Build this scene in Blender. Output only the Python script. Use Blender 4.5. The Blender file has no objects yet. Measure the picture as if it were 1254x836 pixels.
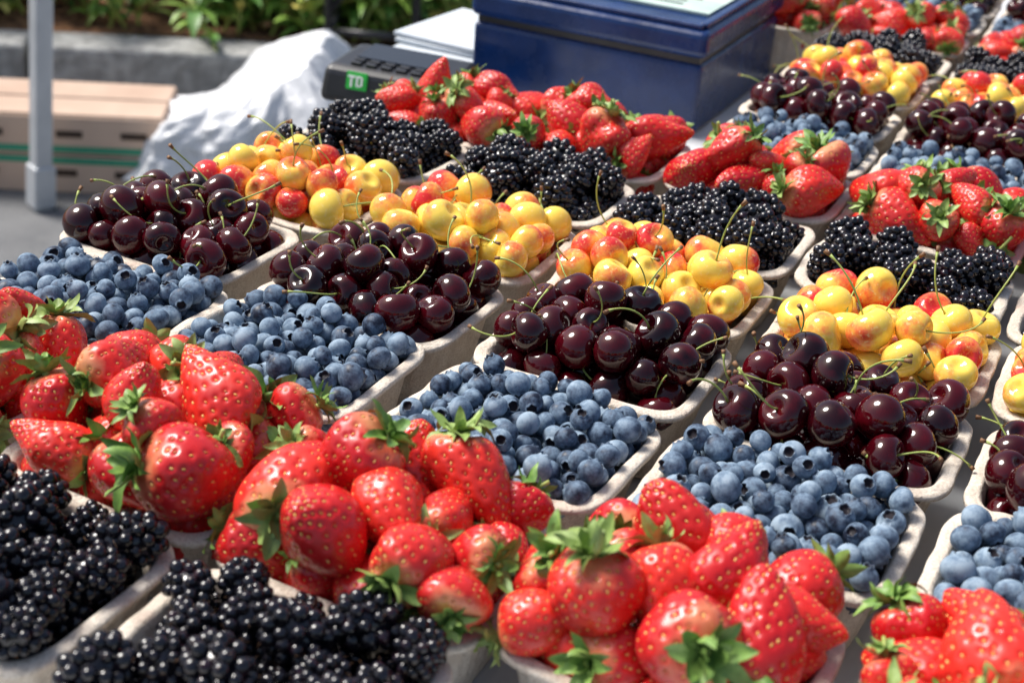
import bpy, math, random, numpy as np
from mathutils import Vector, Matrix, Quaternion, noise as mnoise
rng=np.random.default_rng(7); random.seed(7)
S=bpy.context.scene
S.view_settings.view_transform='Standard'; S.view_settings.look='None'; S.view_settings.exposure=0
TZ=0.80           # table top height
RIM=TZ+0.062      # carton rim height
PX,PY=0.16,0.16*0.791
FPX=1737.0
CAM=np.array([0.6138,-0.5387,0.4307+RIM])
ANG=[math.radians(a) for a in (63.057,4.813,24.028)]  # pitch, roll, heading
def Rz(a): c,s=math.cos(a),math.sin(a); return np.array([[c,-s,0],[s,c,0],[0,0,1.]])
def Rx(a): c,s=math.cos(a),math.sin(a); return np.array([[1,0,0],[0,c,-s],[0,s,c]])
R=Rz(ANG[2])@Rx(ANG[0])@Rz(ANG[1])
def proj(p):
    q=R.T@(np.array(p,float)-CAM); return 627+FPX*q[0]/-q[2],418-FPX*q[1]/-q[2]
def G(px,py,z):
    d=R@np.array([(px-627)/FPX,-(py-418)/FPX,-1.0]); t=(z-CAM[2])/d[2]; return CAM+t*d
# ---------------------------------------------------------------- materials
def N(nt,t,**k):
    n=nt.nodes.new(t)
    for a,b in k.items(): setattr(n,a,b)
    return n
def newmat(name,base=(.5,.5,.5),rough=.5,**k):
    m=bpy.data.materials.new(name); m.use_nodes=True
    b=m.node_tree.nodes['Principled BSDF']
    b.inputs['Base Color'].default_value=(*base,1); b.inputs['Roughness'].default_value=rough
    for a,v in k.items(): b.inputs[a.replace('_',' ')].default_value=v
    return m,m.node_tree,b
def noise(nt,scale,detail=4,coord='Object',rough=.6,rand=False):
    tc=N(nt,'ShaderNodeTexCoord'); n=N(nt,'ShaderNodeTexNoise'); n.inputs['Scale'].default_value=scale
    n.inputs['Detail'].default_value=detail; n.inputs['Roughness'].default_value=rough
    if rand:
        oi=N(nt,'ShaderNodeObjectInfo'); ml=N(nt,'ShaderNodeMath',operation='MULTIPLY'); ml.inputs[1].default_value=37.
        nt.links.new(oi.outputs['Random'],ml.inputs[0])
        ad=N(nt,'ShaderNodeVectorMath',operation='ADD'); nt.links.new(tc.outputs[coord],ad.inputs[0]); nt.links.new(ml.outputs[0],ad.inputs[1])
        nt.links.new(ad.outputs[0],n.inputs['Vector'])
    else: nt.links.new(tc.outputs[coord],n.inputs['Vector'])
    return n.outputs['Fac']
def ramp(nt,src,stops):
    r=N(nt,'ShaderNodeValToRGB'); e=r.color_ramp.elements
    while len(e)<len(stops): e.new(.5)
    for k,(p,c) in enumerate(stops): e[k].position=p; e[k].color=(*c,1) if len(c)==3 else c
    nt.links.new(src,r.inputs[0]); return r.outputs[0]
def mixc(nt,f,a,b):
    m=N(nt,'ShaderNodeMix',data_type='RGBA')
    for s,i in ((f,0),(a,6),(b,7)):
        if isinstance(s,(int,float)): m.inputs[i].default_value=s
        elif isinstance(s,tuple): m.inputs[i].default_value=(*s,1)
        else: nt.links.new(s,m.inputs[i])
    return m.outputs[2]
def math2(nt,op,a,b=0.,clamp=False):
    m=N(nt,'ShaderNodeMath',operation=op); m.use_clamp=clamp
    for s,i in ((a,0),(b,1)):
        if isinstance(s,(int,float)): m.inputs[i].default_value=s
        else: nt.links.new(s,m.inputs[i])
    return m.outputs[0]
def bump(nt,b,h,st=.3,dist=.001):
    n=N(nt,'ShaderNodeBump'); n.inputs['Strength'].default_value=st; n.inputs['Distance'].default_value=dist
    nt.links.new(h,n.inputs['Height']); nt.links.new(n.outputs[0],b.inputs['Normal'])
def orand(nt): return N(nt,'ShaderNodeObjectInfo').outputs['Random']
def noisemat(name,c1,c2,scale,rough=.7,bs=0,bd=.001,bscale=None,**k):
    m,nt,b=newmat(name,c1,rough,**k)
    f=noise(nt,scale); nt.links.new(ramp(nt,f,[(.35,c1),(.65,c2)]),b.inputs['Base Color'])
    if bs: bump(nt,b,noise(nt,bscale or scale*3),bs,bd)
    return m
# blueberry
M_blue,nt,b=newmat('blueberry_skin',rough=.5)
at=N(nt,'ShaderNodeAttribute',attribute_name='t')
f=noise(nt,150,5,rand=True,rough=.65)
f2=math2(nt,'ADD',f,math2(nt,'MULTIPLY',math2(nt,'SUBTRACT',orand(nt),.5),.26))
c=ramp(nt,f2,[(.29,(.014,.019,.036)),(.39,(.062,.092,.142)),(.53,(.150,.215,.295)),(.68,(.28,.36,.44))])
nt.links.new(mixc(nt,at.outputs['Fac'],c,(.012,.009,.014)),b.inputs['Base Color'])
nt.links.new(ramp(nt,f2,[(.33,(.42,.42,.42)),(.48,(.82,.82,.82))]),b.inputs['Roughness'])
b.inputs['Specular IOR Level'].default_value=.30
# cherries
M_cher,nt,b=newmat('dark_cherry_skin',rough=.06)
c1=mixc(nt,orand(nt),(.006,.0005,.0014),(.055,.0012,.004))
f=noise(nt,60,2,rand=True)
nt.links.new(mixc(nt,ramp(nt,f,[(.45,(0,0,0)),(.75,(.7,.7,.7))]),c1,(.10,.003,.007)),b.inputs['Base Color'])
bump(nt,b,noise(nt,110,1,rand=True),.10,.0006)
M_rain,nt,b=newmat('yellow_cherry_skin',rough=.10)
tc=N(nt,'ShaderNodeTexCoord'); sp=N(nt,'ShaderNodeSeparateXYZ'); nt.links.new(tc.outputs['Object'],sp.inputs[0])
bx=math2(nt,'MULTIPLY',sp.outputs[0],30.); nz=noise(nt,80,4,rand=True,rough=.65)
rr_=N(nt,'ShaderNodeMath',operation='POWER'); nt.links.new(orand(nt),rr_.inputs[0]); rr_.inputs[1].default_value=2.0
bl=math2(nt,'ADD',math2(nt,'ADD',bx,math2(nt,'MULTIPLY',nz,1.5)),math2(nt,'MULTIPLY',rr_.outputs[0],.9))
bl=math2(nt,'SUBTRACT',bl,.60)
c=ramp(nt,bl,[(.28,(.90,.64,.10)),(.50,(.91,.48,.08)),(.76,(.86,.20,.055)),(1.,(.64,.03,.03))])
sp2=noise(nt,420,1,rand=True)
nt.links.new(mixc(nt,ramp(nt,sp2,[(.60,(0,0,0)),(.75,(.45,.45,.45))]),c,(.92,.75,.34)),b.inputs['Base Color'])
bump(nt,b,noise(nt,110,1,rand=True),.1,.0006)
M_stem=noisemat('fruit_stem_green',(.26,.36,.07),(.44,.47,.13),90,.5)
M_stemb=noisemat('stem_tip_brown',(.16,.07,.03),(.25,.13,.05),90,.6)
# blackberry
M_black,nt,b=newmat('blackberry_drupelets',rough=.12)
f=noise(nt,140,1,rand=True)
nt.links.new(ramp(nt,f,[(.35,(.004,.004,.006)),(.62,(.008,.007,.012)),(.78,(.026,.005,.010))]),b.inputs['Base Color'])
b.inputs['Specular IOR Level'].default_value=.6
# strawberry
M_str,nt,b=newmat('strawberry_flesh',rough=.34)
at=N(nt,'ShaderNodeAttribute',attribute_name='t')
f=noise(nt,45,3,rand=True); r_=orand(nt)
red=mixc(nt,r_,(.50,.008,.014),(.80,.040,.022)); red=mixc(nt,ramp(nt,f,[(.4,(0,0,0)),(.7,(.8,.8,.8))]),red,(.44,.005,.010))
sh=math2(nt,'ADD',at.outputs['Fac'],math2(nt,'MULTIPLY',math2(nt,'SUBTRACT',f,.5),.5))
shf=ramp(nt,sh,[(.84,(0,0,0)),(1.06,(.70,.70,.70))])
nt.links.new(mixc(nt,shf,red,(.88,.42,.20)),b.inputs['Base Color'])
nt.links.new(ramp(nt,noise(nt,120,2,rand=True),[(.4,(.22,.22,.22)),(.65,(.44,.44,.44))]),b.inputs['Roughness'])
bump(nt,b,noise(nt,420,2),.22,.0005)
M_seed,nt,b=newmat('strawberry_seed',rough=.45)
sd_=noise(nt,260,1,rand=True)
nt.links.new(ramp(nt,sd_,[(.4,(.86,.52,.15)),(.52,(.72,.35,.07)),(.62,(.48,.12,.03))]),b.inputs['Base Color'])
M_leaf,nt,b=newmat('strawberry_leaf',rough=.5)
f=noise(nt,160,3,rand=True)
nt.links.new(mixc(nt,math2(nt,'MULTIPLY',orand(nt),.6),ramp(nt,f,[(.35,(.08,.20,.03)),(.65,(.21,.36,.07))]),(.38,.45,.15)),b.inputs['Base Color'])
bump(nt,b,f,.4,.001)
# pulp
M_pulp,nt,b=newmat('moulded_pulp',rough=.92)
f=noise(nt,60,5,rand=True); g=noise(nt,700,3)
c=ramp(nt,f,[(.3,(.60,.51,.42)),(.5,(.71,.63,.53)),(.72,(.79,.72,.62))])
c=mixc(nt,ramp(nt,g,[(.35,(.6,.6,.6)),(.55,(0,0,0))]),c,(.46,.37,.28))
st=noise(nt,25,3,rand=True)
c=mixc(nt,ramp(nt,st,[(.60,(0,0,0)),(.75,(.35,.35,.35))]),c,(.50,.24,.19))
nt.links.new(c,b.inputs['Base Color']); bump(nt,b,noise(nt,380,5),.8,.0018)
# ---------------------------------------------------------------- mesh helpers
def mesh_obj(name,verts,faces,mats,mi=None,smooth=True,attrs=None,coll=None,parent=None):
    me=bpy.data.meshes.new(name); me.from_pydata([tuple(v) for v in verts],[],[tuple(f) for f in faces])
    for m in mats: me.materials.append(m)
    if mi is not None: me.polygons.foreach_set('material_index',np.array(mi,dtype=np.int32))
    me.polygons.foreach_set('use_smooth',np.full(len(me.polygons),smooth))
    if attrs:
        for k,v in attrs.items():
            a=me.attributes.new(k,'FLOAT','POINT'); a.data.foreach_set('value',np.array(v,dtype=np.float32))
    me.update()
    o=bpy.data.objects.new(name,me); (coll or S.collection).objects.link(o)
    if parent is not None: o.parent=parent
    return o
class B:
    def __init__(s): s.v=[];s.f=[];s.m=[];s.t=[]
    def add(s,v,f,m=0,t=0.):
        o=len(s.v); s.v+= [tuple(x) for x in v]; s.f+=[tuple(i+o for i in q) for q in f]; s.m+=[m]*len(f)
        s.t+= list(t) if hasattr(t,'__len__') else [t]*len(v)
    def box(s,c,d,m=0,rot=0.):
        x,y,z=[q/2 for q in d]; cs,sn=math.cos(rot),math.sin(rot); vs=[]
        for a,b_,e in ((-1,-1,-1),(1,-1,-1),(1,1,-1),(-1,1,-1),(-1,-1,1),(1,-1,1),(1,1,1),(-1,1,1)):
            X,Y=a*x,b_*y; vs.append((c[0]+X*cs-Y*sn,c[1]+X*sn+Y*cs,c[2]+e*z))
        s.add(vs,[(0,3,2,1),(4,5,6,7),(0,1,5,4),(1,2,6,5),(2,3,7,6),(3,0,4,7)],m)
    def tube(s,pts,rad,n=6,m=0,caps=True,t=0.):
        pts=[Vector(p) for p in pts]; rad=rad if hasattr(rad,'__len__') else [rad]*len(pts)
        vs=[];fs=[]; up=Vector((.31,.17,.93))
        for i,p in enumerate(pts):
            d=(pts[min(i+1,len(pts)-1)]-pts[max(i-1,0)]).normalized()
            a=d.cross(up); a=a.normalized() if a.length>1e-4 else Vector((1,0,0)); b_=d.cross(a)
            for k in range(n):
                th=2*math.pi*k/n; vs.append(p+(a*math.cos(th)+b_*math.sin(th))*rad[i])
        for i in range(len(pts)-1):
            for k in range(n): fs.append((i*n+k,i*n+(k+1)%n,(i+1)*n+(k+1)%n,(i+1)*n+k))
        if caps: fs.append(tuple(range(n))[::-1]); fs.append(tuple(range((len(pts)-1)*n,len(pts)*n)))
        s.add(vs,fs,m,t)
    def obj(s,name,mats,smooth=True,coll=None,parent=None,attr=False,bevel=0):
        o=mesh_obj(name,s.v,s.f,mats,s.m,smooth,{'t':s.t} if attr else None,coll,parent)
        if bevel:
            md=o.modifiers.new('bevel','BEVEL'); md.width=bevel; md.segments=3; md.limit_method='ANGLE'; md.angle_limit=.6
        return o
def grid_uv(nu,nv):  # closed in u, poles at ends
    fs=[]
    for j in range(nv-1):
        for i in range(nu): fs.append((j*nu+i,j*nu+(i+1)%nu,(j+1)*nu+(i+1)%nu,(j+1)*nu+i))
    fs.append(tuple(range(nu))[::-1]); fs.append(tuple((nv-1)*nu+i for i in range(nu)))
    return fs
def coll(name): return bpy.data.collections.new(name)
# ---------------------------------------------------------------- fruit prototypes
C_blue=coll('blueberry_parts'); C_cher=coll('cherry_parts'); C_rain=coll('yellow_cherry_parts'); C_black=coll('blackberry_parts'); C_str=coll('strawberry_parts')
def blueberry(k):
    r=.0072; nu=40; th=np.concatenate([np.linspace(.01,.62,16),np.linspace(.68,math.pi-.01,16)]); nv=len(th)
    u=np.arange(nu)/nu*2*math.pi; v=[];t=[]
    cr=.42+.05*rng.random(); ph=rng.random()*6; oval=1+.06*rng.normal(size=2)
    for a in th:
        for q in u:
            lobes=.5+.5*math.cos(5*q+ph)
            rr=r*(1+.015*math.sin(2*q+ph)*math.sin(a))
            z=rr*math.cos(a)*.86; x=rr*math.sin(a); 
            d=math.exp(-((a-cr)/.085)**2)*(.0005+.0012*lobes)
            z+=d; x-=d*.05
            ins=max(0,1-(a/cr)**3)
            z-=.0016*ins
            v.append((x*math.cos(q)*oval[0],x*math.sin(q)*oval[1],z))
            t.append(min(1,max(0,(cr-a)*9+.25)))
    mesh_obj('blueberry_%d'%k,v,grid_uv(nu,nv),[M_blue],attrs={'t':t},coll=C_blue)
for k in range(5): blueberry(k)
def cherry(k,C,mat,pre,stem=True):
    b_=B(); r=.0135; nu,nv=40,30; th=np.linspace(.01,math.pi-.01,nv); v=[]
    ov=rng.uniform(.90,.98)
    for a in th:
        for i in range(nu):
            q=i/nu*2*math.pi
            rr=r*(1+.05*math.cos(2*q)*math.sin(a)-.03*math.exp(-(math.sin(q/2)**2)/.02)*math.sin(a))
            z=rr*math.cos(a)*ov-(.0046*math.exp(-(a/.36)**2))+.0006*math.exp(-((math.pi-a)/.12)**2)
            w=rr*math.sin(a)*(1.03+.06*math.cos(a)); v.append((w*math.cos(q),w*math.sin(q),z))
    b_.add(v,grid_uv(nu,nv),0)
    if stem:
        L=.028+.022*rng.random(); bend=rng.choice((-1,1))*rng.uniform(.6,1.9); az=rng.random()*6.28; p=np.array([0,0,r*ov-.0048]); ang=rng.random()*.45; pts=[];rad=[]
        for i in range(12):
            s=i/11; pts.append(tuple(p)); rad.append(.00058*(1.5 if i==0 else 1)+(.0009 if i==11 else .0005 if i==10 else 0))
            a=ang+bend*s; p=p+L/11*np.array([math.sin(a)*math.cos(az+s*.6),math.sin(a)*math.sin(az+s*.6),math.cos(a)])
        b_.tube(pts[:11],rad[:11],7,1); b_.tube(pts[10:],rad[10:],7,2)
    b_.obj('%s_%d'%(pre,k),[mat,M_stem,M_stemb],coll=C)
for k in range(9):
    cherry(k,C_cher,M_cher,'dark_cherry',k<6); cherry(k,C_rain,M_rain,'yellow_cherry',k<3)
import bmesh
bm=bmesh.new(); bmesh.ops.create_icosphere(bm,subdivisions=2,radius=1); ICO_V=np.array([v.co[:] for v in bm.verts]); ICO_F=[[v.index for v in f.verts] for f in bm.faces]; bm.free()
bm=bmesh.new(); bmesh.ops.create_icosphere(bm,subdivisions=3,radius=1); ICO3_V=np.array([v.co[:] for v in bm.verts]); ICO3_F=[[v.index for v in f.verts] for f in bm.faces]; bm.free()
def blackberry(k):
    b_=B(); L=.0130+.0028*rng.random(); Wd=.0098+.0008*rng.random(); n=int(38+7*rng.random())
    sq=rng.uniform(-.15,.15)
    for i in range(n):
        z=1-2*(i+.5)/n; ph=i*2.39996+rng.normal()*.10; rr=math.sqrt(1-z*z)*(1+.12*z*z)
        p=np.array([Wd*rr*math.cos(ph)*(1-sq*z),Wd*rr*math.sin(ph)*(1-sq*z),L*z])
        nrm=p/np.array([Wd**2,Wd**2,L**2]); nrm/=np.linalg.norm(nrm)
        dr=.0034*(1+.12*rng.normal())
        V=Vector(nrm).to_track_quat('Z','Y').to_matrix()
        vv=(ICO3_V*np.array([dr,dr,dr*1.2]))@np.array(V).T+p
        b_.add(vv,ICO3_F,0)
        if rng.random()<.4: # dried pistil hair
            tip=p+nrm*dr*1.1; b_.tube([tip,tip+nrm*.001+rng.normal(size=3)*.0006,tip+nrm*.0018+rng.normal(size=3)*.0012],[.00013,.0001,.00006],3,1)
    b_.add(ICO_V*np.array([Wd,Wd,L]),ICO_F,0)
    b_.obj('blackberry_%d'%k,[M_black,M_stemb],coll=C_black)
for k in range(5): blackberry(k)
def strawberry(k):
    b_=B(); L=.0195+.0060*rng.random(); Wd=.0148+.0030*rng.random(); nu,nv=110,84
    pw=rng.uniform(.20,.52); lump=rng.normal(size=(5,3))*1.0; fl=rng.uniform(.76,1.0); tw=rng.normal()*.14
    th=np.linspace(.01,math.pi-.01,nv); uu=np.arange(nu)/nu*2*math.pi
    A,Q=np.meshgrid(th,uu,indexing='ij'); A=A.ravel();Q=Q.ravel()
    def surf(A,Q):
        w=Wd*np.sin(A)**.9*(1+pw*np.cos(A)-.10*np.cos(2*A))
        z=L*np.cos(A)-.0036*np.exp(-(A/.45)**2)
        x=w*np.cos(Q);y=w*np.sin(Q)*fl
        P=np.stack([x,y,z],1)
        s=1
        for l in lump: s=s+.042*np.sin(P@(l*115)+l[0]*5)
        P=P*s[:,None]; P[:,0]+=tw*(P[:,2]-L)*np.abs(P[:,2]-L)/L; return P
    P=surf(A,Q)
    n=165; zi=np.linspace(.93,-.985,n); sA=np.arccos(zi)+rng.normal(size=n)*.025; sQ=(np.arange(n)*2.39996)%(2*math.pi)+rng.normal(size=n)*.08
    SP=surf(sA,sQ)
    e=1e-3; du=surf(sA,sQ+e)-SP; dv=surf(sA+e,sQ)-SP; SN=np.cross(dv,du); SN/=np.linalg.norm(SN,axis=1)[:,None]; SN*=np.sign((SN*SP).sum(1))[:,None]
    D=np.sqrt(((P[:,None,:]-SP[None])**2).sum(2)).min(1)
    du=surf(A,Q+e)-P; dv=surf(A+e,Q)-P; PN=np.cross(dv,du); PN/=(np.linalg.norm(PN,axis=1)[:,None]+1e-12); PN*=np.sign((PN*P).sum(1))[:,None]
    P2=P-PN*(.00100*np.exp(-(D/.0011)**2))[:,None]
    b_.add(P2,grid_uv(nu,nv),0,t=np.clip((P[:,2]/L+1)/2,0,1))
    for p,nn,a,q in zip(SP,SN,sA,sQ):
        mer=np.array([0,0,1.])-nn*nn[2]; mer/=np.linalg.norm(mer)+1e-9; side=np.cross(nn,mer); V=np.stack([side,mer,nn],1)
        b_.add((ICO_V*np.array([.00048,.00088,.00045]))@V.T+p-nn*.00060,ICO_F,1)
    zt=P[:nu,2].mean(); nl=int(rng.integers(9,13))
    for layer in (0,1):
      for i in range(nl if layer==0 else 5):
        az=2*math.pi*(i+rng.random()*.5)/(nl if layer==0 else 5)+layer*.4; l=(.012+.008*rng.random())*(1 if layer==0 else .7); wd=.0026+.0013*rng.random()
        a0=rng.uniform(.1,.9)+layer*.4; bend=rng.normal()*1.2-.35; tws=rng.normal()*.6
        p=np.array([.0015,0,0]); vs=[];ns=10
        for s_ in range(ns):
            s=s_/(ns-1); ww=wd*math.sin(math.pi*min(1,(s*.86+.14)))**.8*(1.0 if s<.98 else .1)
            a=a0+bend*s; dirn=np.array([math.cos(a),0,math.sin(a)]); nn=np.array([-math.sin(a),0,math.cos(a)]); wv=.0004*math.sin(s*12+i)
            for j,c in enumerate((-1,-.5,0,.5,1)):
                tw_=tws*s; off=np.array([0,math.cos(tw_),0])*c*ww+nn*(abs(c)*ww*.42+c*ww*math.sin(tw_)+wv*abs(c)); vs.append(p+off)
            p=p+dirn*l/(ns-1)
        vs=np.array(vs)@Rz(az).T+np.array([0,0,zt+.0006])
        fs=[(s_*5+j,s_*5+j+1,(s_+1)*5+j+1,(s_+1)*5+j) for s_ in range(ns-1) for j in range(4)]
        b_.add(vs,fs,2)
    if k%3==0:
        l=.008+.012*rng.random(); bx,by=rng.normal(size=2)*.5
        b_.tube([(0,0,zt-.001),(bx*l*.2,by*l*.2,zt+l*.4),(bx*l,by*l,zt+l)],[.0013,.0010,.0012],8,3)
    else: b_.tube([(0,0,zt-.001),(0,0,zt+.003)],[.0022,.0013],8,3)
    b_.obj('strawberry_%02d'%k,[M_str,M_seed,M_leaf,M_stem],coll=C_str,attr=True)
for k in range(12): strawberry(k)
# ---------------------------------------------------------------- instancing node group
def ng(name,C):
    g=bpy.data.node_groups.new(name,'GeometryNodeTree')
    g.interface.new_socket('Geometry',in_out='INPUT',socket_type='NodeSocketGeometry'); g.interface.new_socket('Geometry',in_out='OUTPUT',socket_type='NodeSocketGeometry')
    i=g.nodes.new('NodeGroupInput'); o=g.nodes.new('NodeGroupOutput'); ip=g.nodes.new('GeometryNodeInstanceOnPoints'); ci=g.nodes.new('GeometryNodeCollectionInfo')
    ci.inputs['Collection'].default_value=C; ci.inputs['Separate Children'].default_value=True; ci.inputs['Reset Children'].default_value=True
    def na(nm,t):
        n=g.nodes.new('GeometryNodeInputNamedAttribute'); n.data_type=t; n.inputs['Name'].default_value=nm
        return [s for s in n.outputs if s.name=='Attribute' and s.enabled][0]
    e=g.nodes.new('FunctionNodeEulerToRotation')
    g.links.new(na('rot','FLOAT_VECTOR'),e.inputs[0]); g.links.new(e.outputs[0],ip.inputs['Rotation'])
    g.links.new(na('scl','FLOAT'),ip.inputs['Scale']); g.links.new(na('idx','INT'),ip.inputs['Instance Index'])
    ip.inputs['Pick Instance'].default_value=True
    g.links.new(i.outputs[0],ip.inputs['Points']); g.links.new(ci.outputs[0],ip.inputs['Instance']); g.links.new(ip.outputs[0],o.inputs[0]); return g
G_str=ng('strawberry_heap',C_str)
TYPES={ # node group, collision radius, n variants, dome height, up bias, floor, radius variation
 'blueberry':(ng('blueberry_heap',C_blue),.0072,5,.016,.15,-.016,.12),
 'dark_cherry':(ng('cherry_heap',C_cher),.0132,9,.029,.55,-.022,.07),
 'yellow_cherry':(ng('yellow_heap',C_rain),.0132,9,.030,.5,-.022,.07),
 'blackberry':(ng('blackberry_heap',C_black),.0138,5,.026,.0,-.022,.09),
 'strawberry':(G_str,.0160,12,.044,.35,-.028,.19),
 'strawberry_low':(G_str,.0156,12,.034,.35,-.028,.14)}
HX,HY=.0675,.0540   # inner half sizes at rim
def pack(n,r0,H,floor,it,var):
    r=r0*(1+var*rng.normal(size=n).clip(-2,2)); P=np.stack([rng.uniform(-HX,HX,n),rng.uniform(-HY,HY,n),rng.uniform(floor,H,n)],1)
    for k in range(it):
        d=P[:,None]-P[None]; D=np.sqrt((d**2).sum(2))+1e-9; ov=(r[:,None]+r[None])-D; np.fill_diagonal(ov,0); ov=np.maximum(ov,0)
        P+=((d/D[...,None])*ov[...,None]).sum(1)*.28
        P[:,2]-=.0004 if k<it-25 else 0.0001
        tp=.28*np.maximum(0,-P[:,2]); g_=np.clip((P[:,2])/.012,0,1); rf=r*(1.03-.22*g_)
        cx=HX-tp-rf; cy=HY-tp-rf
        P[:,0]=np.clip(P[:,0],-cx,cx); P[:,1]=np.clip(P[:,1],-cy,cy)
        dome=H*(1-np.abs(P[:,0]/(HX*1.15))**2.8)*(1-np.abs(P[:,1]/(HY*1.18))**2.8)+.007
        P[:,2]=np.minimum(P[:,2],np.maximum(dome-r*.5,floor+r)); P[:,2]=np.maximum(P[:,2],floor+r*.9)
    return P,r
TPL={}
for nm,(g,r,nvv,H,up,floor,var) in TYPES.items():
    vol=4*HX*HY*(H*.72-floor+.004)*.95; n=int(vol*(.57 if nm=='blackberry' else .63)/(4/3*math.pi*r**3)); TPL[nm]=[pack(n,r,H,floor,90,var) for _ in range(5)]
# ---------------------------------------------------------------- carton mesh
def carton_mesh(seed):
    rs=np.random.default_rng(seed); n=160
    prof=[(-.016,-.061),(-.0155,-.0605),(-.013,-.056),(-.009,-.04),(-.0055,-.02),(-.003,-.006),(-.0012,-.0015),(.0002,.0002),(.0012,.0004),(.0050,.0003),(.0068,-.0002),(.0074,-.0010),(.0076,-.0035),(.0070,-.0036),(.0062,-.0018),(.003,-.0016),(-.0005,-.005),(-.0035,-.02),(-.0075,-.04),(-.012,-.058),(-.0145,-.062)]
    hx,hy=.0692,.0550; wob=rs.normal(size=6)*.0011; off3=rs.uniform(0,50,3)
    V=[];F=[]
    def ring(off,z):
        a,b_=hx+off,hy+off; out=[]
        for k in range(n):
            t=2*math.pi*k/n; c,s=math.cos(t),math.sin(t); e=5.6
            c2=math.copysign(abs(c)**.8,c); s2=math.copysign(abs(s)**.8,s)
            rr=(abs(c2)**e+abs(s2)**e)**(-1/e); x,y=a*rr*c2,b_*rr*s2
            fl=0
            if -.058<z<-.004: fl=.0007*math.sin(t*36)*min(1,(-z-.004)/.01)
            w=wob[0]*math.sin(2*t+wob[1]*4000)+wob[2]*math.sin(3*t+wob[3]*3000)
            nz_=mnoise.noise(Vector((x*55+off3[0],y*55+off3[1],0)))
            if z>-.005: fl+=.0010*nz_
            out.append((x*(1+w*3)+fl*c,y*(1+w*3)+fl*s,z+((w*1.4+.0011*nz_) if z>-.03 else 0)))
        return out
    for off,z in prof: V+=ring(off,z)
    m=len(prof)
    for j in range(m-1):
        for i in range(n): F.append((j*n+i,j*n+(i+1)%n,(j+1)*n+(i+1)%n,(j+1)*n+i))
    F.append(tuple(range(n))); F.append(tuple((m-1)*n+i for i in range(n))[::-1])
    me=bpy.data.meshes.new('carton_shell'); me.from_pydata(V,[],F); me.materials.append(M_pulp); me.polygons.foreach_set('use_smooth',np.ones(len(F),bool)); return me
CM=[carton_mesh(s) for s in range(6)]
def euler_for(d,spin):
    q=Vector(d).normalized().to_track_quat('Z','Y')@Quaternion((0,0,1),spin); return q.to_euler('XYZ')
PLUR={'blueberry':'blueberries','dark_cherry':'dark_cherries','yellow_cherry':'yellow_cherries','blackberry':'blackberries','strawberry':'strawberries'}
def carton(kind,x,y,rot=0,dz=0,low=False):
    e=bpy.data.objects.new(kind+'_carton',None); e.empty_display_size=.05; S.collection.objects.link(e)
    e.location=(x,y,RIM+dz); e.rotation_euler=(0,0,rot)
    o=bpy.data.objects.new('pulp_carton',random.choice(CM)); S.collection.objects.link(o); o.parent=e
    tk='strawberry_low' if (low and kind=='strawberry') else kind
    g,r0,nvv,H,up,_,_=TYPES[tk]; P,r=random.choice(TPL[tk]); P=P.copy()
    P[:,0]*=random.choice((-1,1)); P[:,1]*=random.choice((-1,1))
    P+=rng.normal(size=P.shape)*r0*.05
    n=len(P); rot_=np.zeros((n,3));
    for i in range(n):
        d=rng.normal(size=3); d/=np.linalg.norm(d); d[2]+=up*1.0
        if kind=='blackberry': d[2]*=.7
        if kind in('dark_cherry','yellow_cherry'): d[2]=abs(d[2])
        rot_[i]=euler_for(d,rng.random()*6.28)[:]
    me=bpy.data.meshes.new(kind+'_points'); me.from_pydata([tuple(p) for p in P],[],[])
    a=me.attributes.new('rot','FLOAT_VECTOR','POINT'); a.data.foreach_set('vector',rot_.ravel().astype(np.float32))
    a=me.attributes.new('scl','FLOAT','POINT'); a.data.foreach_set('value',(r/TYPES[kind][1]*(1.03)).astype(np.float32))
    a=me.attributes.new('idx','INT','POINT'); a.data.foreach_set('value',rng.integers(0,nvv,n).astype(np.int32))
    fo=bpy.data.objects.new(PLUR[kind],me); S.collection.objects.link(fo); fo.parent=e
    md=fo.modifiers.new('heap','NODES'); md.node_group=g
def solve(fn,lo,hi):
    for _ in range(50):
        m=(lo+hi)/2
        if (fn(m)>0)==(fn(lo)>0): lo=m
        else: hi=m
    return (lo+hi)/2
C0=G(850,170,TZ)
bw=solve(lambda t:proj((C0[0]-t,C0[1],TZ+.06))[0]-573,.05,1.2)
bh=solve(lambda t:proj((C0[0],C0[1],TZ+t))[1]-42,.02,.6)
bd=solve(lambda t:proj((C0[0],C0[1]+t,TZ+bh))[0]-965,.02,1.2)
SEQ=['strawberry','blueberry','dark_cherry','yellow_cherry','blackberry']
MEAS={(1,1):(360,425),(2,1):(640,525),(3,1):(955,620),(0,1):(125,367),(0,2):(207,287),(1,2):(468,360),(2,2):(748,437),(3,2):(1038,522),
(1,3):(570,290),(2,3):(810,352),(3,3):(1085,420),(2,4):(870,285),(3,4):(1100,345),(2,5):(930,225),(3,5):(1140,275),(2,0):(470,672),(3,0):(815,775),(1,0):(197,560)}
OFF={}
for (i,j),(u,v) in MEAS.items():
    p=G(u,v,RIM); OFF[(i,j)]=((p[0]-i*PX)*.6,(p[1]-j*PY)*.6)
OFF[(0,5)]=(OFF[(2,5)][0]+.014,OFF[(2,5)][1]-.008); OFF[(1,5)]=(OFF[(2,5)][0]+.006,OFF[(2,5)][1])
def off(i,j):
    c=[k for k in OFF if k[1]==j]
    if not c: return (0,0)
    k=min(c,key=lambda q:abs(q[0]-i)); return OFF[k]
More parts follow.
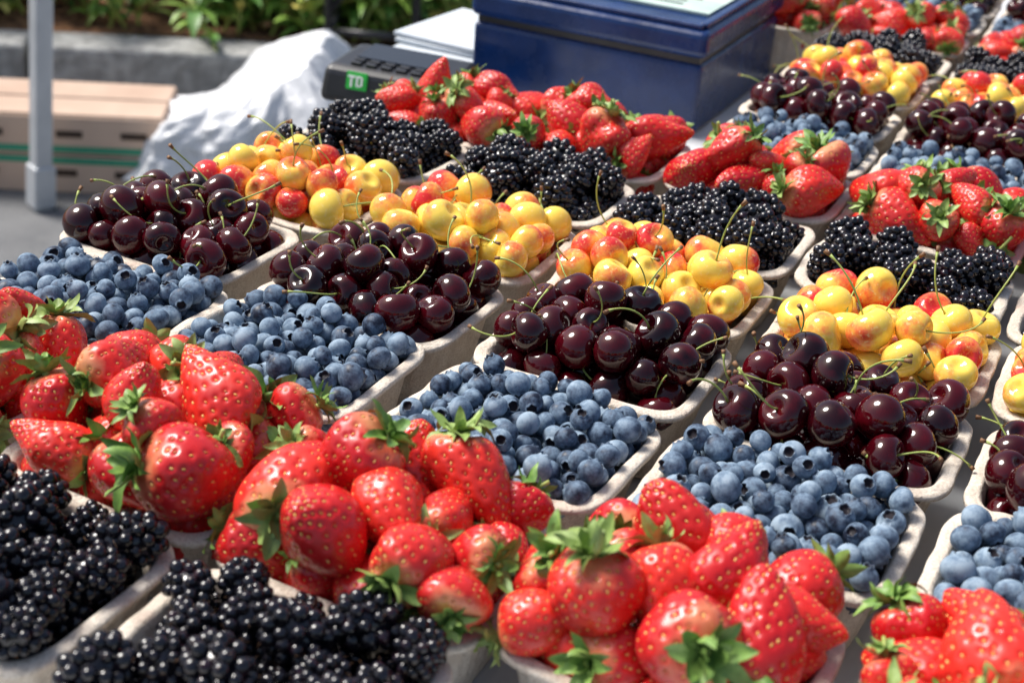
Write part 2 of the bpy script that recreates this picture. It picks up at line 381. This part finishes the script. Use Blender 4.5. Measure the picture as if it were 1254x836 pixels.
for j in range(-2,14):
    for i in range(0,7):
        x,y=i*PX,j*PY
        u,v=proj((x,y,RIM))
        if j<-1 and i<2: continue
        if u>1254+230 or v>836+150 or u<-230 or v<-60: continue
        if i<1 and j>=6: continue
        if i==1 and j>=6 and y-.066<C0[1]+bd: continue
        ox,oy=off(i,j)
        if j>=6: ox,oy=-.012,.0
        carton(SEQ[j%5],x+ox+rng.normal()*.0012,y+oy+rng.normal()*.001,rng.normal()*.012,rng.normal()*.0006,low=j>=5)
# ---------------------------------------------------------------- table
M_cloth=noisemat('white_tablecloth',(.58,.60,.61),(.68,.69,.70),9,.75,.3,.004,18)
M_metal=noisemat('painted_metal',(.50,.52,.54),(.58,.6,.62),12,.35,Metallic=.3)
M_dark=noisemat('black_plastic',(.012,.013,.015),(.022,.022,.026),30,.35)
tb=B(); x0,x1,y0,y1=-.105,1.35,-.50,1.95
tb.box(((x0+x1)/2,(y0+y1)/2,TZ-.017),(x1-x0,y1-y0,.03),0)
vs=[];fs=[]
per=[(x0-.004,y1-(y1-y0+.004)*k/100) for k in range(101)]+[(x0-.004+(x1-x0)*k/60,y0-.004) for k in range(1,61)]
for k,(x,y) in enumerate(per):
    for zz in range(7):
        s=zz/6; w=.012*s*math.sin(k*.9)+.008*s*math.sin(k*.37+1)
        ox=-(w+.01*s) if k<=100 else 0; oy=-(w+.01*s) if k>100 else 0
        vs.append((x+ox,y+oy,TZ-.0005-.22*s))
for k in range(len(per)-1):
    for zz in range(6): fs.append((k*7+zz,(k+1)*7+zz,(k+1)*7+zz+1,k*7+zz+1))
table=tb.obj('market_table',[M_cloth],smooth=False,bevel=.006)
mesh_obj('tablecloth_skirt',vs,fs,[M_cloth],parent=table)
lg=B()
for x in (x0+.08,x1-.08):
    for y in (y0+.1,(y0+y1)/2,y1-.1): lg.tube([(x,y,0),(x,y,TZ-.033)],.016,12)
lg.obj('legs',[M_metal],parent=table)
# ---------------------------------------------------------------- cash box
M_navy,nt,b=newmat('navy_enamel',(.006,.024,.12),.22)
f=noise(nt,14,5); nt.links.new(ramp(nt,f,[(.35,(.002,.017,.078)),(.65,(.004,.028,.125))]),b.inputs['Base Color']); nt.links.new(ramp(nt,noise(nt,40,5),[(.4,(.20,.20,.20)),(.7,(.40,.40,.40))]),b.inputs['Roughness']); bump(nt,b,noise(nt,90,2),.05,.0008)
M_lidrefl=noisemat('lid_reflection_tint',(.42,.54,.48),(.60,.70,.63),22,.5)  # grey-green colour paints the reflection seen on the lid top
cb=bpy.data.objects.new('cash_box',None); S.collection.objects.link(cb); cb.location=(C0[0]-bw/2,C0[1]+bd/2,TZ)
seam=bh*.70
q=B(); q.box((0,0,seam/2-.001),(bw-.008,bd-.008,seam-.002)); q.obj('body',[M_navy],False,parent=cb,bevel=.006)
q=B(); q.box((0,0,seam+.0015),(bw-.016,bd-.016,.007)); q.obj('seam_gasket',[M_dark],False,parent=cb)
q=B(); lt=bh-seam-.005; q.box((0,0,seam+.005+lt/2),(bw,bd,lt)); q.obj('lid',[M_navy],False,parent=cb,bevel=.008)
q=B()
for (cx,cy,dx,dy) in ((0,-bd/2+.012,bw-.02,.010),(0,bd/2-.012,bw-.02,.010),(-bw/2+.012,0,.010,bd-.0345),(bw/2-.012,0,.010,bd-.0345)): q.box((cx,cy,bh+.003),(dx,dy,.0058))
q.obj('lid_raised_edge',[M_navy],False,parent=cb,bevel=.002)
q=B(); q.box((.03,.01,bh+.0022),(bw*.62,bd*.60,.003)); q.obj('reflection_sheet',[M_lidrefl],False,parent=cb)  # added notepad sheet, tinted to stand in for the lid's greenish reflection
q=B()
for k in range(9): q.box((.03+bw*.05*math.sin(k*2.1),.01+bd*(.24-k*.058),bh+.0042),(bw*(.34+.1*math.sin(k*3.3)),.003,.0006))
q.obj('printed_lines',[M_dark],False,parent=cb)
q=B(); q.box((0.02,bd*.38,bh+.012),(bw*.35,.014,.010)); q.tube([(bw*-.12,bd*.38,bh+.001),(bw*-.12,bd*.38,bh+.012)],.005,8); q.tube([(bw*.17,bd*.38,bh+.001),(bw*.17,bd*.38,bh+.012)],.005,8); q.obj('handle',[M_dark],False,parent=cb,bevel=.002)
# ---------------------------------------------------------------- payment terminal
M_green=newmat('green_logo',(.02,.42,.05),.4)[0]; M_white=newmat('white_print',(.8,.8,.8),.4)[0]
M_scr=newmat('terminal_screen',(.02,.024,.03),.08)[0]
T0=G(474,134,TZ); pt=bpy.data.objects.new('payment_terminal',None); S.collection.objects.link(pt); pt.location=(T0[0],T0[1]+.035,TZ); pt.rotation_euler=(0,0,.10)
tw,td=.165,.10
th_=solve(lambda t:proj((T0[0],T0[1]+.075,TZ+t))[1]-64,.01,.3)
q=B()
vs=[(-tw/2,-td/2,0),(tw/2,-td/2,0),(tw/2,td/2,0),(-tw/2,td/2,0),(-tw/2+.004,-td/2+.008,th_*.84),(tw/2-.004,-td/2+.008,th_*.84),(tw/2-.008,td/2-.008,th_),(-tw/2+.008,td/2-.008,th_)]
q.add(vs,[(0,3,2,1),(4,5,6,7),(0,1,5,4),(1,2,6,5),(2,3,7,6),(3,0,4,7)]); q.obj('body',[M_dark],False,parent=pt,bevel=.009)
lz=th_*.60; tilt=-math.atan2(.008,th_*.84); lx=-.036
fr=bpy.data.objects.new('front_logo',None); S.collection.objects.link(fr); fr.parent=pt; fr.location=(lx,-td/2+.0045,lz); fr.rotation_euler=(tilt,0,0)
q=B(); q.box((0,0,0),(.024,.003,.019)); q.obj('green_square',[M_green],False,parent=fr)
q=B(); zf=-.0022
q.box((-.0055,zf,.0045),(.0085,.0016,.0022)); q.box((-.0055,zf,-.0018),(.0022,.0016,.0100))
q.box((.0012,zf,0),(.0020,.0016,.0113)); q.box((.0040,zf,.0048),(.0034,.0016,.0018)); q.box((.0040,zf,-.0048),(.0034,.0016,.0018)); q.box((.0068,zf,0),(.0020,.0016,.0092))
q.obj('logo_letters',[M_white],False,parent=fr)
an=math.atan2(th_*.16,td-.016)
tp=bpy.data.objects.new('top_panel',None); S.collection.objects.link(tp); tp.parent=pt; tp.location=(0,0,th_*.92); tp.rotation_euler=(an,0,0)
q=B(); q.box((-.01,.012,.001),(.085,.045,.003)); q.obj('screen',[M_scr],False,parent=tp)
q=B()
for a in range(5):
    for b2 in range(2): q.box((-.045+a*.018,-.018-b2*.010,.0015),(.012,.006,.004))
q.obj('keys',[M_dark],False,parent=tp,bevel=.001)
# ---------------------------------------------------------------- ground and background
M_asph,nt,b=newmat('asphalt',rough=.9); f=noise(nt,6,5); g2=noise(nt,260,2)
c=ramp(nt,f,[(.3,(.10,.103,.107)),(.7,(.17,.17,.17))]); nt.links.new(mixc(nt,ramp(nt,g2,[(.5,(0,0,0)),(.7,(.6,.6,.6))]),c,(.30,.30,.30)),b.inputs['Base Color']); bump(nt,b,g2,.5,.004)
q=B(); q.add([(-80,-80,0),(80,-80,0),(80,80,0),(-80,80,0)],[(0,1,2,3)]); q.obj('ground',[M_asph],False)
M_conc,nt,b=newmat('concrete',rough=.9); f=noise(nt,5,6); g2=noise(nt,28,6)
c=ramp(nt,f,[(.3,(.28,.285,.28)),(.7,(.48,.475,.45))]); nt.links.new(mixc(nt,ramp(nt,g2,[(.38,(.8,.8,.8)),(.6,(0,0,0))]),c,(.19,.19,.18)),b.inputs['Base Color']); bump(nt,b,g2,.8,.015)
A0=G(0,132,0)[:2]; A1=G(430,150,0)[:2]; dirw=(A1-A0)/np.linalg.norm(A1-A0); nrw=np.array([-dirw[1],dirw[0]])
if nrw@(A0-CAM[:2])<0: nrw=-nrw
wh=solve(lambda t:proj((A0[0],A0[1],t))[1]-54,.05,1.5); wang=math.atan2(dirw[1],dirw[0])
q=B(); Lw=2.0
for k in range(-4,5):
    c=A0+dirw*(k*Lw+1.08)+nrw*.08; q.box((c[0],c[1],wh/2),(Lw-.014,.16,wh),0,wang)
q.obj('concrete_planter_wall',[M_conc],False,bevel=.014)
M_mulch=noisemat('bark_mulch',(.12,.05,.022),(.40,.20,.09),35,.95,.9,.02,60)
q=B(); nn=80; vs=[];fs=[]
for a in range(nn):
    for b2 in range(24):
        s=(a/(nn-1)-.5)*18; d=.155+b2/23*6; p=A0+dirw*s+nrw*d; vs.append((p[0],p[1],wh-.03+.05*d+.03*math.sin(s*3+b2)+.025*rng.normal()*(b2>0)))
for a in range(nn-1):
    for b2 in range(23): fs.append((a*24+b2,(a+1)*24+b2,(a+1)*24+b2+1,a*24+b2+1))
q.add(vs,fs); q.obj('planting_bed_soil',[M_mulch])
M_fol,nt,b=newmat('foliage_leaf',rough=.45); at=N(nt,'ShaderNodeAttribute',attribute_name='t')
nt.links.new(ramp(nt,at.outputs['Fac'],[(0,(.04,.12,.02)),(.35,(.12,.28,.04)),(.7,(.28,.44,.07)),(1,(.60,.52,.13))]),b.inputs['Base Color'])
def leaf(bb,p,az,el,l,w,t,bend=-1.2):
    vs=[];p=np.array(p,float);n=6
    for k in range(n):
        s=k/(n-1); a=el+bend*s; dr=np.array([math.cos(a)*math.cos(az),math.cos(a)*math.sin(az),math.sin(a)]); sd=np.array([-math.sin(az),math.cos(az),0]); ww=w*math.sin(math.pi*(.12+.86*s))
        vs+= [p-sd*ww+np.array([0,0,ww*.3]),p,p+sd*ww+np.array([0,0,ww*.3])]; p=p+dr*l/(n-1)
    bb.add(vs,[(k*3+j,k*3+j+1,k*3+j+4,k*3+j+3) for k in range(n-1) for j in range(2)],0,t)
q=B(); q2=B()
for k in range(760):
    s=rng.uniform(-2.2,4.5); d=.20+abs(rng.normal())*.50
    base=A0+dirw*s+nrw*d
    hgt=rng.uniform(.05,.20)+d*.28; z0=wh-.02+.05*d
    if rng.random()<(.70 if math.sin(s*5.3+.6)>.35 else .0) and d<.8: continue
    for st_ in range(int(rng.integers(1,4))):
        bx=base+rng.normal(size=2)*.06; lean=rng.normal(size=2)*.08
        top=(bx[0]+lean[0],bx[1]+lean[1],z0+hgt); q2.tube([(bx[0],bx[1],z0-.03),top],[.006,.003],5)
        for l_ in range(int(7+hgt*24)):
            s2=rng.uniform(.1,1); leaf(q,(bx[0]+lean[0]*s2,bx[1]+lean[1]*s2,z0+hgt*s2),rng.random()*6.28,rng.uniform(.1,1.1),rng.uniform(.06,.14),rng.uniform(.010,.022),min(1,max(0,rng.normal()*.27+.5)))
fo=q.obj('green_plants',[M_fol],attr=True); q2.obj('stalks',[M_stem],parent=fo)
M_chip=noisemat('dry_leaf',(.34,.13,.04),(.6,.38,.18),9,.9)
q=B()
for k in range(1600):
    s=rng.uniform(-4,6); d=.17+rng.gamma(1.6,.5); p=A0+dirw*s+nrw*d; leaf(q,(p[0],p[1],wh+.0+.05*d+.03*rng.random()),rng.random()*6.28,rng.uniform(-.1,.5),rng.uniform(.03,.09),rng.uniform(.006,.018),0,rng.normal()*.4)
q.obj('bark_chips',[M_chip])
# tent pole, slightly splayed
pb=G(50,255,0); vw=(pb-CAM)[:2]; dist=np.linalg.norm(vw)
zz=solve(lambda z: np.linalg.norm((G(50,20,z)-CAM)[:2])-dist,.0,1.28)
pt2=G(50,20,zz); pd=Vector(pt2-pb).normalized()
q=B(); q.box((0,0,1.2),(.040,.040,2.4)); q.box((0,0,.06),(.052,.052,.10))
po=q.obj('canopy_pole',[M_metal],False,bevel=.005); po.location=(pb[0],pb[1],-.004)
po.rotation_euler=(pd.to_track_quat('Z','Y')@Quaternion((0,0,1),ANG[2])).to_euler()
# cardboard boxes
M_card,nt,b=newmat('cardboard',rough=.85); f=noise(nt,4,4); tc=N(nt,'ShaderNodeTexCoord'); wv=N(nt,'ShaderNodeTexWave'); wv.inputs['Scale'].default_value=60; wv.inputs['Distortion'].default_value=.6; nt.links.new(tc.outputs['Object'],wv.inputs['Vector'])
nt.links.new(ramp(nt,f,[(.3,(.44,.30,.22)),(.7,(.58,.43,.33))]),b.inputs['Base Color']); bump(nt,b,wv.outputs['Fac'],.1,.001)
M_cgreen=newmat('green_print',(.03,.26,.15),.8)[0]; M_hole=newmat('box_slot_dark',(.05,.03,.02),.9)[0]
k0=G(-60,232,0)[:2]; k1=G(192,244,0)[:2]; kd=(k1-k0)/np.linalg.norm(k1-k0); kl=np.linalg.norm(k1-k0); kn=np.array([-kd[1],kd[0]]); 
if kn@(k0-CAM[:2])<0: kn=-kn
kh=solve(lambda t:proj((k1[0],k1[1],t))[1]-150,.05,1.2); kang=math.atan2(kd[1],kd[0])
for r_ in range(2):
    h=kh/2-.004; e=bpy.data.objects.new('cardboard_fruit_box',None); S.collection.objects.link(e)
    mid=(k0+k1)/2+kn*.14+kd*(.015*r_); e.location=(mid[0],mid[1],r_*(kh/2)+.002); e.rotation_euler=(0,0,kang+r_*.02)
    q=B(); w,d=kl,.26
    q.box((0,0,.004),(w-.012,d-.012,.006))
    q.box((0,-d/2+.003,h/2),(w,.006,h)); q.box((0,d/2-.003,h/2),(w,.006,h)); q.box((-w/2+.003,0,h/2),(.006,d-.013,h)); q.box((w/2-.003,0,h/2),(.006,d-.013,h))
    if r_==1: q.box((0,-d/4+.001,h+.003),(w-.004,d/2-.01,.005)); q.box((0,d/4+.002,h+.003),(w-.004,d/2-.01,.005))
    q.obj('panels',[M_card],False,parent=e,bevel=.002)
    q=B(); q.box((0,-d/2-.0012,h*(.14 if r_ else .88)),(w-.01,.001,.015)); q.obj('green_stripe',[M_cgreen],False,parent=e)
    q=B()
    for a in (-.33,.05,.36): q.box((a*w,-d/2-.0015,h*.55),(.06,.0016,.016)); 
    q.obj('hand_holes',[M_hole],False,parent=e,bevel=.0)
# white plastic bag, crumpled
M_bag,nt,b=newmat('white_plastic_film',(.66,.67,.70),.32)
f=noise(nt,7,5); nt.links.new(ramp(nt,f,[(.3,(.60,.61,.63)),(.7,(.76,.77,.78))]),b.inputs['Base Color']); bump(nt,b,f,.6,.025)
g0=G(300,225,0); nu,nv=240,130; vs=[]
bagw,bagd=.29,.22; bagh=solve(lambda t:proj((g0[0],g0[1],t))[1]-84,.1,1.2)
for j_ in range(nv):
    s=j_/(nv-1)
    for i_ in range(nu):
        a=2*math.pi*i_/nu
        r=math.sin(min(1,s*5+.12)*math.pi/2)*math.cos(max(0,s-.3)/.7*1.35)**.55
        v=Vector((math.cos(a)*1.1+3,math.sin(a)*1.1,s*1.3))
        rd=mnoise.ridged_multi_fractal(Vector((v.x*1.6,v.y*1.6,v.z*.9)),.9,2.1,5,1.0,2.0)
        lg_=mnoise.noise(v*1.1)
        d=.16*(rd-1.1)+.30*lg_+.035*s*math.sin(a*17+5*lg_)+.022*math.sin(a*31+6*lg_+3*s)
        r=r*(1+d); hz=bagh*s*(1+.26*math.cos(a-.4)*s)+.08*(rd-1.1)*s*(1-s)*bagh*2+.10*lg_*s*bagh
        vs.append((bagw*r*math.cos(a)+.06*s,bagd*r*math.sin(a),max(.002,hz+.002)))
fs=[(j_*nu+i_,j_*nu+(i_+1)%nu,(j_+1)*nu+(i_+1)%nu,(j_+1)*nu+i_) for j_ in range(nv-1) for i_ in range(nu)]; fs.append(tuple(range(nu))[::-1]); fs.append(tuple((nv-1)*nu+i_ for i_ in range(nu)))
bg=mesh_obj('white_plastic_bag',vs,fs,[M_bag]); bg.location=(g0[0],g0[1],0); bg.rotation_euler=(0,0,ANG[2])
# black folding stand behind the table
s0=G(452,150,0); q=B(); fx=np.array([math.cos(ANG[2]),math.sin(ANG[2])]); fy=np.array([-math.sin(ANG[2]),math.cos(ANG[2])])
base=s0[:2]
def L3(a,b_,z): p=base+fx*a+fy*b_; return (p[0],p[1],z)
for a,b_ in ((-.12,0),(.12,0),(-.12,.3),(.12,.3)): q.tube([L3(a,b_,0),L3(a,b_,.95)],.012,8)
for z in (.25,.50): q.tube([L3(-.12,0,z),L3(.12,0,z)],.010,8); q.tube([L3(-.12,.3,z),L3(.12,.3,z)],.010,8); q.tube([L3(-.12,0,z),L3(-.12,.3,z)],.010,8); q.tube([L3(.12,0,z),L3(.12,.3,z)],.010,8)
q.tube([L3(-.12,.0,.30),L3(.12,.0,.62)],.010,8)
q.obj('black_folding_stand',[M_dark])
Wp=G(548,98,TZ); q=B()
for k in range(6): q.box((Wp[0]+rng.normal()*.004,Wp[1]+.10+rng.normal()*.004,TZ+.004+k*.006),(.17,.16,.005),0,.05*rng.normal())
q.obj('stack_of_paper_bags',[noisemat('white_paper',(.5,.55,.58),(.62,.66,.7),15,.6)],False,bevel=.001)
# ---------------------------------------------------------------- light, sky, camera
w=bpy.data.worlds.new('World'); S.world=w; w.use_nodes=True; nt=w.node_tree
sk=nt.nodes.new('ShaderNodeTexSky'); sk.sky_type='NISHITA'; sk.sun_disc=False
SE=math.radians(55); hd=ANG[2]
sv=np.array([-math.cos(hd)*.88-math.sin(hd)*.47,-math.sin(hd)*.88+math.cos(hd)*.47])
az=math.atan2(sv[0],sv[1]); sk.sun_elevation=SE; sk.sun_rotation=az; sk.air_density=1.0; sk.dust_density=3.5; sk.ozone_density=.3
nt.links.new(sk.outputs[0],nt.nodes['Background'].inputs[0]); nt.nodes['Background'].inputs[1].default_value=.15
sl=bpy.data.lights.new('sun','SUN'); sl.energy=5.0; sl.angle=math.radians(22); sl.color=(1,.975,.93)
so=bpy.data.objects.new('sun',sl); S.collection.objects.link(so)
dv=Vector((sv[0]*math.cos(SE),sv[1]*math.cos(SE),math.sin(SE))); so.rotation_euler=dv.to_track_quat('Z','Y').to_euler(); so.location=(0,0,5)
cd=bpy.data.cameras.new('camera'); cam=bpy.data.objects.new('camera',cd); S.collection.objects.link(cam); S.camera=cam
cd.sensor_width=36; cd.lens=FPX/1254*36; cd.clip_start=.02; cd.clip_end=500
m4=Matrix([[*R[0],CAM[0]],[*R[1],CAM[1]],[*R[2],CAM[2]],[0,0,0,1]]); cam.matrix_world=m4
fp=np.array([2*PX,1.9*PY,RIM+.01]); cd.dof.use_dof=True; cd.dof.focus_distance=float(-(R.T@(fp-CAM))[2]); cd.dof.aperture_fstop=8.5
